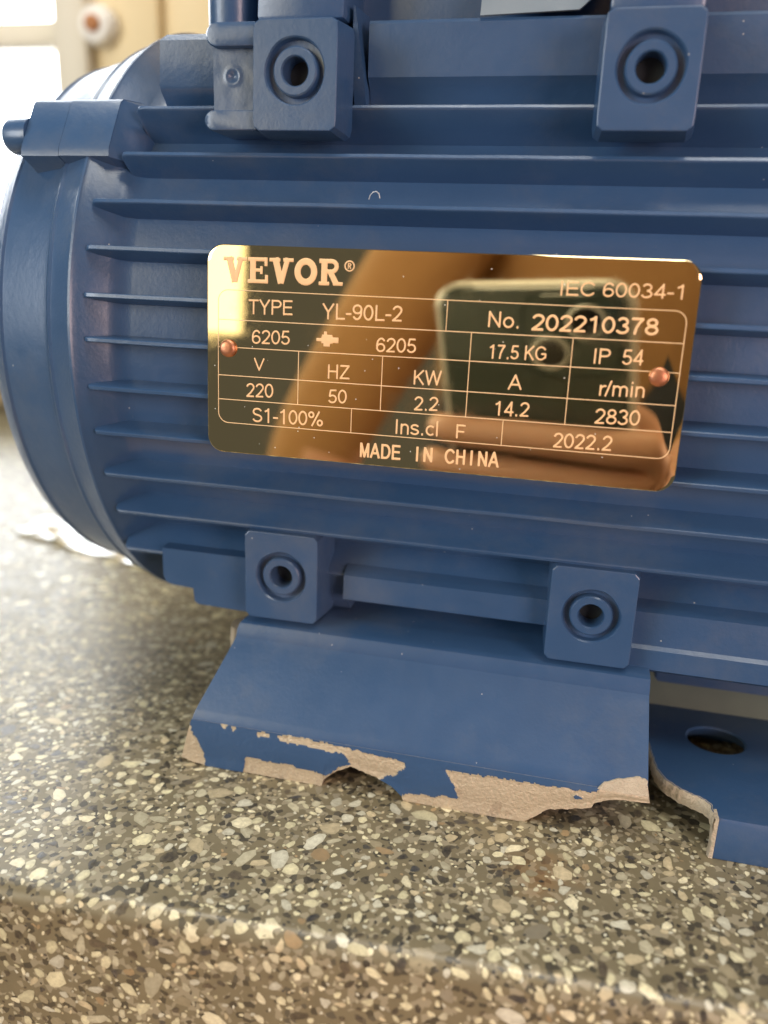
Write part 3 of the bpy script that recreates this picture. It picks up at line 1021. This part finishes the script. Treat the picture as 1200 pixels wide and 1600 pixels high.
def sdf_mesh(name, strokes, hws, cell, height, mat, parent, rim=0.12, y0=-0.31):
    """strokes in plate coordinates (mm from the plate centre) -> one raised mesh with clean outlines"""
    xs = [p[0] for s in strokes for p in s]; zs = [p[1] for s in strokes for p in s]
    m = max(hws) + 2 * cell
    nx = int((max(xs) - min(xs) + 2 * m) / cell) + 2
    nz = int((max(zs) - min(zs) + 2 * m) / cell) + 2
    gx = min(xs) - m + cell * np.arange(nx)
    gz = min(zs) - m + cell * np.arange(nz)
    D = np.full((nz, nx), 1e9)
    for s, hw in zip(strokes, hws):
        sx = [p[0] for p in s]; sz = [p[1] for p in s]
        i0, i1 = np.searchsorted(gx, min(sx) - m), np.searchsorted(gx, max(sx) + m)
        j0, j1 = np.searchsorted(gz, min(sz) - m), np.searchsorted(gz, max(sz) + m)
        X, Z = np.meshgrid(gx[i0:i1], gz[j0:j1])
        D[j0:j1, i0:i1] = np.minimum(D[j0:j1, i0:i1], seg_sdf(X, Z, s, hw))
    D = np.where(np.abs(D) < 1e-5, -1e-5, D)
    V, F, idx = [], [], {}

    def vert(key, x, z, h):
        if key not in idx:
            idx[key] = len(V)
            V.append((x, y0 - h + curl(x, z), z))
        return idx[key]

    def gv(j, i):
        return vert((j, i), gx[i], gz[j], height * min(1.0, 0.15 + -D[j, i] / rim))

    def ev(j, i, j2, i2):
        if (j, i) > (j2, i2): j, i, j2, i2 = j2, i2, j, i
        a, b = D[j, i], D[j2, i2]
        s = a / (a - b)
        return vert((j, i, j2, i2), gx[i] + (gx[i2] - gx[i]) * s, gz[j] + (gz[j2] - gz[j]) * s, 0.0)

    ins = D < 0
    cnt = ins[:-1, :-1].astype(int) + ins[1:, :-1] + ins[:-1, 1:] + ins[1:, 1:]
    for j, i in zip(*np.nonzero(cnt)):
        cs = ((j, i), (j, i + 1), (j + 1, i + 1), (j + 1, i))
        poly = []
        for q in range(4):
            a, b = cs[q], cs[(q + 1) % 4]
            if ins[a]: poly.append(gv(*a))
            if ins[a] != ins[b]: poly.append(ev(*a, *b))
        if len(poly) > 2: F.append(tuple(poly))
    return mesh(name, V, F, mat, parent, 60, fix=False)


def text(body, x0, z0, x1, z1, h, hw=None, cell=0.075, mono=False):
    adv, items = 0.0, []
    for ch in body:
        w, st = G[ch]
        if mono:
            k = 0.62 / w if w > 0.4 else 1
            st = [[(x * k if w > 0.4 else x + 0.16, y) for x, y in p] for p in st]; w = 0.66
        items += [[(x + adv, y) for x, y in p] for p in st]
        adv += w
    lo = min(p[0] for s in items for p in s); hi = max(p[0] for s in items for p in s)
    hwid = (hw or 0.060) * h
    kx = (x1 - x0 - 2 * hwid) / max(hi - lo, 0.05)
    if hi - lo < 0.05: kx = h
    sl = (z1 - z0) / max(x1 - x0, 1)
    st = []
    for s in items:
        q = []
        for x, y in s:
            px = x0 + hwid + (x - lo) * kx
            q.append((px - PCX, z0 + (px - x0) * sl + y * h - PCZ))
        st.append(q)
    return sdf_mesh('lettering', st, [hwid] * len(st), cell, 0.07, ETCH, plate)


for args in [("IEC 60034-1", -4.7, 101.0, 15.2, 101.2, 2.4), ("TYPE", -61.6, 95.1, -52.6, 95.3, 2.7), ("YL-90L-2", -47.1, 94.9, -32.0, 95.2, 2.8),
             ("No.", -16.6, 95.1, -11.3, 95.1, 2.7), ("6205", -60.7, 89.7, -53.2, 89.9, 2.6),
             ("6205", -36.6, 89.6, -29.2, 89.8, 2.6), ("17.5 KG", -16.1, 89.7, -6.0, 89.9, 2.45), ("IP  54", 2.0, 89.9, 10.3, 90.1, 2.6),
             ("V", -60.3, 84.8, -58.1, 84.8, 2.3), ("HZ", -45.6, 84.2, -41.3, 84.3, 2.6), ("KW", -29.3, 84.2, -24.2, 84.4, 2.6), ("A", -12.3, 84.5, -9.8, 84.6, 2.6),
             ("r/min", 3.5, 84.5, 11.0, 84.7, 2.6), ("220", -61.9, 79.6, -56.3, 79.8, 2.7), ("50", -45.4, 79.6, -41.8, 79.8, 2.6), ("2.2", -29.1, 79.5, -24.5, 79.7, 2.6),
             ("14.2", -14.3, 79.7, -8.1, 79.9, 2.6), ("2830", 3.1, 79.6, 10.8, 79.8, 2.7), ("S1-100%", -60.5, 74.9, -46.3, 75.1, 2.8), ("Ins.cl", -32.2, 74.9, -24.3, 75.1, 2.75),
             ("F", -20.9, 75.0, -19.1, 75.0, 2.6), ("2022.2", -3.6, 74.8, 6.7, 75.0, 2.7)]:
    text(*args)
text("202210378", -9.2, 94.95, 12.0, 95.2, 2.75, hw=0.078)
text("MADE IN CHINA", -38.9, 69.95, -12.7, 70.3, 2.75, hw=0.078, mono=True)

# brand word in slab letters
SL = {
    'V': (1.0, [([(.24, 1), (.50, .02)], .135), ([(.76, 1), (.50, .02)], .105), ([(.0, .93), (.44, .93)], .07), ([(.58, .93), (1.0, .93)], .07)]),
    'E': (.92, [([(.24, 0), (.24, 1)], .125), ([(.03, .93), (.84, .93)], .075), ([(.03, .07), (.88, .07)], .075), ([(.24, .51), (.60, .51)], .065),
                ([(.60, .36), (.60, .66)], .055), ([(.79, .68), (.79, 1)], .065), ([(.82, 0), (.82, .33)], .065)]),
    'O': (1.0, [(ell(.5, .5, .345, .40), .13)]),
    'R': (1.02, [([(.24, 0), (.24, 1)], .125), ([(.03, .93), (.50, .93)] + arc(.52, .73, .22, .20, 90, -90) + [(.24, .53)], .085), ([(.03, .07), (.45, .07)], .07),
                 ([(.48, .53), (.74, .07)], .115), ([(.62, .07), (1.0, .07)], .07)]),
}
adv, st, hws = 0.0, [], []
h = 4.55
for ch in 'VEVOR':
    w, parts = SL[ch]
    for p, hw in parts:
        st.append([(-66.5 + (x + adv) * 4.62 - PCX, 100.7 + y * h - PCZ + (x + adv) * 0.05) for x, y in p]); hws.append(hw * h)
    adv += w + 0.02
sdf_mesh('brand_lettering', st, hws, 0.075, 0.10, ETCH, plate, rim=0.2)
# registered mark
rg = [ell(-42.2 - PCX, 104.45 - PCZ, 0.85, 0.85)] + [[(-42.2 - PCX + (x - .36) * .95, 104.45 - PCZ + (y - .5) * .95) for x, y in p] for p in
      (G['P'][1] + [[(.36, .5), (.60, 0)]])]
sdf_mesh('registered_mark', rg, [0.12] + [0.09] * (len(rg) - 1), 0.045, 0.06, ETCH, plate, rim=0.08)
# bearing symbol: a small cross-shaped block
sy = [[(-48.0, 91.2), (-46.9, 91.2)], [(-47.0, 91.2), (-44.9, 91.2)], [(-46.9, 91.95), (-45.0, 91.95)], [(-45.2, 91.25), (-43.8, 91.25)], [(-46.6, 90.35), (-45.4, 90.35)], [(-46.3, 91.4), (-46.3, 92.7)]]
sdf_mesh('bearing_symbol', [[(x - PCX, z - PCZ) for x, z in s] for s in sy], [0.28, 0.62, 0.22, 0.5, 0.32, 0.28], 0.06, 0.08, ETCH, plate)
# table rules
RX0, RX1, RZ0, RZ1 = -67.5, 16.3, 74.4, 99.35
rules = [[(RX0, 93.9), (RX1, 94.1)], [(RX0, 88.8), (RX1, 89.2)], [(RX0, 83.5), (RX1, 83.7)], [(RX0, 78.9), (RX1, 79.1)],
         [(-24.0, 99.3), (-24.0, 94.0)], [(-19.4, 94.0), (-19.4, 79.0)], [(-1.8, 94.0), (-1.8, 79.0)], [(-51.4, 88.8), (-51.4, 78.9)], [(-35.3, 88.9), (-35.3, 79.0)],
         [(-40.8, 78.9), (-40.8, 74.4)], [(-12.6, 79.0), (-12.6, 74.4)]]
border = [(x + (RX0 + RX1) / 2, z + (RZ0 + RZ1) / 2) for x, z in plate_loop(RX1 - RX0, RZ1 - RZ0, 2.0)]
rules.append(border + [border[0]])
for i, ru in enumerate(rules):
    hw = 0.075
    v_, f_ = [], []
    pts = []
    for (x1, z1), (x2, z2) in zip(ru[:-1], ru[1:]):
        m = max(1, int(math.hypot(x2 - x1, z2 - z1) / 2.5))
        pts += [(x1 + (x2 - x1) * k / m, z1 + (z2 - z1) * k / m) for k in range(m)]
    pts.append(ru[-1])
    yy = -0.325 - 0.0035 * i
    for k, (x, z) in enumerate(pts):
        a = pts[max(0, k - 1)]; b = pts[min(len(pts) - 1, k + 1)]
        L = math.hypot(b[0] - a[0], b[1] - a[1]) or 1
        nx, nz = -(b[1] - a[1]) / L, (b[0] - a[0]) / L
        X, Z = x - PCX, z - PCZ
        c = curl(X, Z)
        v_ += [(X - nx * hw, -0.30 + c, Z - nz * hw), (X - nx * hw * 0.6, yy + c, Z - nz * hw * 0.6), (X + nx * hw * 0.6, yy + c, Z + nz * hw * 0.6), (X + nx * hw, -0.30 + c, Z + nz * hw)]
        if k:
            for q in range(3): f_.append(((k - 1) * 4 + q, k * 4 + q, k * 4 + q + 1, (k - 1) * 4 + q + 1))
    mesh('table_border' if i == len(rules) - 1 else 'table_rule', v_, f_, LINE, plate, 0)

# rivets
for x, z in ((-65.4, 88.6), (13.0, 88.4)):
    cl = lambda r, y: [(x - PCX + r * math.cos(a * math.pi / 12), y + curl(x - PCX, 0), z - PCZ + r * math.sin(a * math.pi / 12)) for a in range(24)]
    loft('rivet', [cl(1.55, 3.0), cl(1.55, -0.25), cl(1.66, -0.6), cl(1.52, -0.95), cl(1.1, -1.18), cl(0.45, -1.25)], COPPER, plate, 60)

# ------------------------------------------------------------------ thin crumpled pale sheet behind the motor
t = NT('translucent_sheet')
FILM = t.set(Base_Color=(0.75, 0.74, 0.68), Roughness=0.3, Transmission_Weight=0.7)
n1, n2 = 40, 12
v_, f_ = [], []
for side_ in (0, 1):
    for j in range(n2 + 1):
        for i in range(n1 + 1):
            u, w = i / n1, j / n2
            x = -206 + 84 * u + 6 * fnoise((u * 4, w, 0), 1)
            y = 42 + 20 * w - 24 * u + 6 * fnoise((u * 3, w * 3, 2), 1)
            z = 0.6 + 2.5 * abs(fnoise((u * 6, w * 3, 4), 1)) + 2.0 * abs(fnoise((u * 17, w * 7, 5), 1)) - (0.4 if side_ else 0)
            v_.append((x, y, z))
m1 = (n1 + 1) * (n2 + 1)
for s in (0, m1):
    for j in range(n2):
        for i in range(n1):
            a = s + j * (n1 + 1) + i
            f_.append((a, a + 1, a + n1 + 2, a + n1 + 1))
film = mesh('pale_sheet', v_, f_, FILM, None, 40)
tag(film, 'crumpled pale translucent sheet lying on terrazzo behind the motor', 'plastic film')

# tiny curl of lint caught on a fin
path = [(-40.6, -66.4, 116.2), (-40.2, -67.0, 116.9), (-39.6, -67.3, 117.4), (-39.0, -67.2, 117.5), (-38.6, -66.9, 117.1), (-38.5, -66.6, 116.4)]
lps = [[(x + 0.07 * math.cos(a * math.pi / 3), y + 0.07 * math.sin(a * math.pi / 3), z + 0.05 * math.sin(a * math.pi / 3)) for a in range(6)] for x, y, z in path]
t = NT('white_lint')
lint = loft('lint_fibre', lps, t.set(Base_Color=(0.8, 0.82, 0.85), Roughness=0.7), None, 60)
tag(lint, 'tiny white curl of lint caught on a blue fin above the plate', 'lint')

# ------------------------------------------------------------------ photographer's phone and the person holding it (mirrored in the plate)
t = NT('black_phone_glass')
PHONE = t.set(Base_Color=(0.045, 0.07, 0.068), Roughness=0.08, Coat_Weight=1.0)
t = NT('phone_steel_band')
STEEL = t.set(Base_Color=(0.72, 0.73, 0.70), Roughness=0.3, Metallic=0.3)  # pale and barely metallic, glint of the rims put into the colour
t = NT('lens_glass')
LENS = t.set(Base_Color=(0.01, 0.01, 0.015), Roughness=0.05, Coat_Weight=1.0)
phone = empty('smartphone')
phone.matrix_world = CAM_M
tag(phone, 'black smartphone with round lenses mirrored in the gold name plate', 'smartphone')


def pbox(name, x0, x1, y0, y1, z0, z1, mat, r, parent):
    w, h_ = x1 - x0, y1 - y0
    def lp(z, s): return [((x0 + x1) / 2 + a, (y0 + y1) / 2 + b, z) for a, b in plate_loop(w - 2 * s, h_ - 2 * s, max(r - s, 0.5), 8)]
    return loft(name, [lp(z0, 0.8), lp(z0 + 0.8, 0), lp(z1 - 0.8, 0), lp(z1, 0.8)], mat, parent, 40)


pbox('back_glass', -54.6, 14.1, -129.6, 14.1, 2.0, 4.0, PHONE, 9, phone)
pbox('steel_band', -56.6, 16.1, -131.6, 16.1, 2.9, 8.2, STEEL, 10.5, phone)
pbox('screen', -56, 15.5, -131, 15.5, 8.22, 9.6, PHONE, 10, phone)
bump = pbox('camera_bump', -23, 11.5, -23, 11.5, 0.9, 1.98, PHONE, 8, phone)
for cx, cy in ((0, 0), (-13, -13)):
    cl = lambda r, z: [(cx + r * math.cos(a * math.pi / 16), cy + r * math.sin(a * math.pi / 16), z) for a in range(32)]
    loft('lens_ring', [cl(7.2, 0.88), cl(7.2, 0.6), cl(6.9, 0.45), cl(5.9, 0.45), cl(5.8, 0.8)], STEEL, bump, 40, cap0=False, cap1=False)
    loft('lens', [cl(5.85, 0.86), cl(5.85, 0.78)], LENS, bump, 40)

t = NT('skin'); SKIN = t.set(Base_Color=(0.52, 0.29, 0.20), Roughness=0.5, Subsurface_Weight=0.1, Subsurface_Radius=(0.01, 0.004, 0.002), Subsurface_Scale=0.2)
t = NT('rust_orange_wool')
t.bump(t.noise(300, 3), 0.4, 0.002)
WOOL = t.set(Base_Color=t.mix(t.noise(20, 3), (0.25, 0.13, 0.05), (0.34, 0.185, 0.075)), Roughness=0.85)
t = NT('dark_denim'); DENIM = t.set(Base_Color=(0.03, 0.035, 0.045), Roughness=0.85)
t = NT('black_hair'); HAIR = t.set(Base_Color=(0.02, 0.015, 0.012), Roughness=0.6)


def P3(x, y, z):                 # phone coordinates (mm) -> world (m)
    return CAM_M @ Vector((x * MM, y * MM, z * MM))


nodes, edges, rad = [], [], []


def node(p, r, prev=None):
    nodes.append(Vector(p)); rad.append(r)
    if prev is not None: edges.append((prev, len(nodes) - 1))
    return len(nodes) - 1


pel = node((0.04, -0.66, 0.05), 0.15)
wst = node((0.04, -0.65, 0.22), 0.135, pel)
che = node((0.04, -0.63, 0.40), 0.15, wst)
nec0 = node((0.04, -0.63, 0.55), 0.085, che)
nec = node((0.04, -0.61, 0.61), 0.052, nec0)
hd = node((0.04, -0.58, 0.69), 0.082, nec)
hd2 = node((0.04, -0.585, 0.77), 0.080, hd)
for s in (-1, 1):
    hip = node((0.04 + s * 0.09, -0.66, -0.05), 0.095, pel)
    kne = node((0.04 + s * 0.10, -0.64, -0.42), 0.06, hip)
    ank = node((0.04 + s * 0.10, -0.67, -0.82), 0.04, kne)
    node((0.04 + s * 0.11, -0.55, -0.86), 0.035, ank)
sh = node((0.22, -0.62, 0.50), 0.065, che)
el = node((0.25, -0.50, 0.20), 0.045, sh)
wr_p = P3(34, -125, 26)
wr = node(wr_p, 0.028, el)
pa = node(P3(29, -92, 14), 0.022, wr)
body_skin_from = wr_p
for k, (yk, tipx) in enumerate(((-52, -52), (-70, -57), (-88, -56), (-105, -50))):
    kn_ = node(P3(25, yk - 2, 4), 0.0105, pa)
    m1_ = node(P3(14, yk, -5.5), 0.0088, kn_)
    m2_ = node(P3(-22, yk + 3, -6.6), 0.0082, m1_)
    m3_ = node(P3(tipx + 2, yk + 3, -5.0), 0.0076, m2_)
    node(P3(tipx - 10, yk + 2, 4.0), 0.0068, m3_)
th = node(P3(28, -70, 18), 0.012, pa)
th2 = node(P3(12, -50, 19), 0.010, th)
node(P3(-6, -36, 18), 0.0085, th2)
sh = node((-0.13, -0.62, 0.50), 0.065, che)
el = node((-0.09, -0.56, 0.24), 0.05, sh)
wr2 = node((-0.165, -0.46, 0.02), 0.036, el)
pa2 = node((-0.18, -0.43, -0.06), 0.026, wr2)
for k in range(4):
    f1 = node((-0.205 + 0.017 * k, -0.415, -0.11), 0.009, pa2)
    node((-0.205 + 0.017 * k, -0.425, -0.155), 0.0075, f1)
me = bpy.data.meshes.new('person')
me.from_pydata([tuple(p) for p in nodes], edges, [])
tmp = bpy.data.objects.new('person_rig', me)
COL.objects.link(tmp)
md = tmp.modifiers.new('skin', 'SKIN')
md.use_smooth_shade = True
sd = tmp.modifiers.new('sub', 'SUBSURF'); sd.levels = 2; sd.render_levels = 2
for i, sv_ in enumerate(me.skin_vertices[0].data):
    sv_.radius = (rad[i], rad[i])
    sv_.use_root = (i == 0)
dg = bpy.context.evaluated_depsgraph_get()
pm = bpy.data.meshes.new_from_object(tmp.evaluated_get(dg))
bpy.data.objects.remove(tmp)
pm.name = 'person'
pm.materials.clear()
for m_ in (WOOL, SKIN, DENIM): pm.materials.append(m_)
wrist2 = nodes[wr2]
for f in pm.polygons:
    c = f.center
    if c.z > 0.60 or (c - P3(10, -85, 8)).length < 0.085 or (c.x < -0.1 and c.z < 0.0 and c.y > -0.54): f.material_index = 1
    elif c.z < 0.06 and c.y < -0.5: f.material_index = 2
    else: f.material_index = 0
person = link(bpy.data.objects.new('person', pm))
tag(person, 'person in rust orange sweater holding the phone, mirrored in the plate', 'person')
hv, hf = [], []
for j in range(9):
    for i in range(20):
        a = 2 * math.pi * i / 20; b = math.pi / 2 * j / 8
        hv.append((0.04 + 0.096 * math.cos(a) * math.cos(b), -0.600 + 0.105 * math.sin(a) * math.cos(b), 0.745 + 0.115 * math.sin(b) - 0.03 * max(0, -math.sin(a))))
for j in range(8):
    for i in range(20):
        i2 = (i + 1) % 20
        hf.append((j * 20 + i, j * 20 + i2, (j + 1) * 20 + i2, (j + 1) * 20 + i))
mesh('hair', hv, hf, HAIR, person, 40, scale=1)
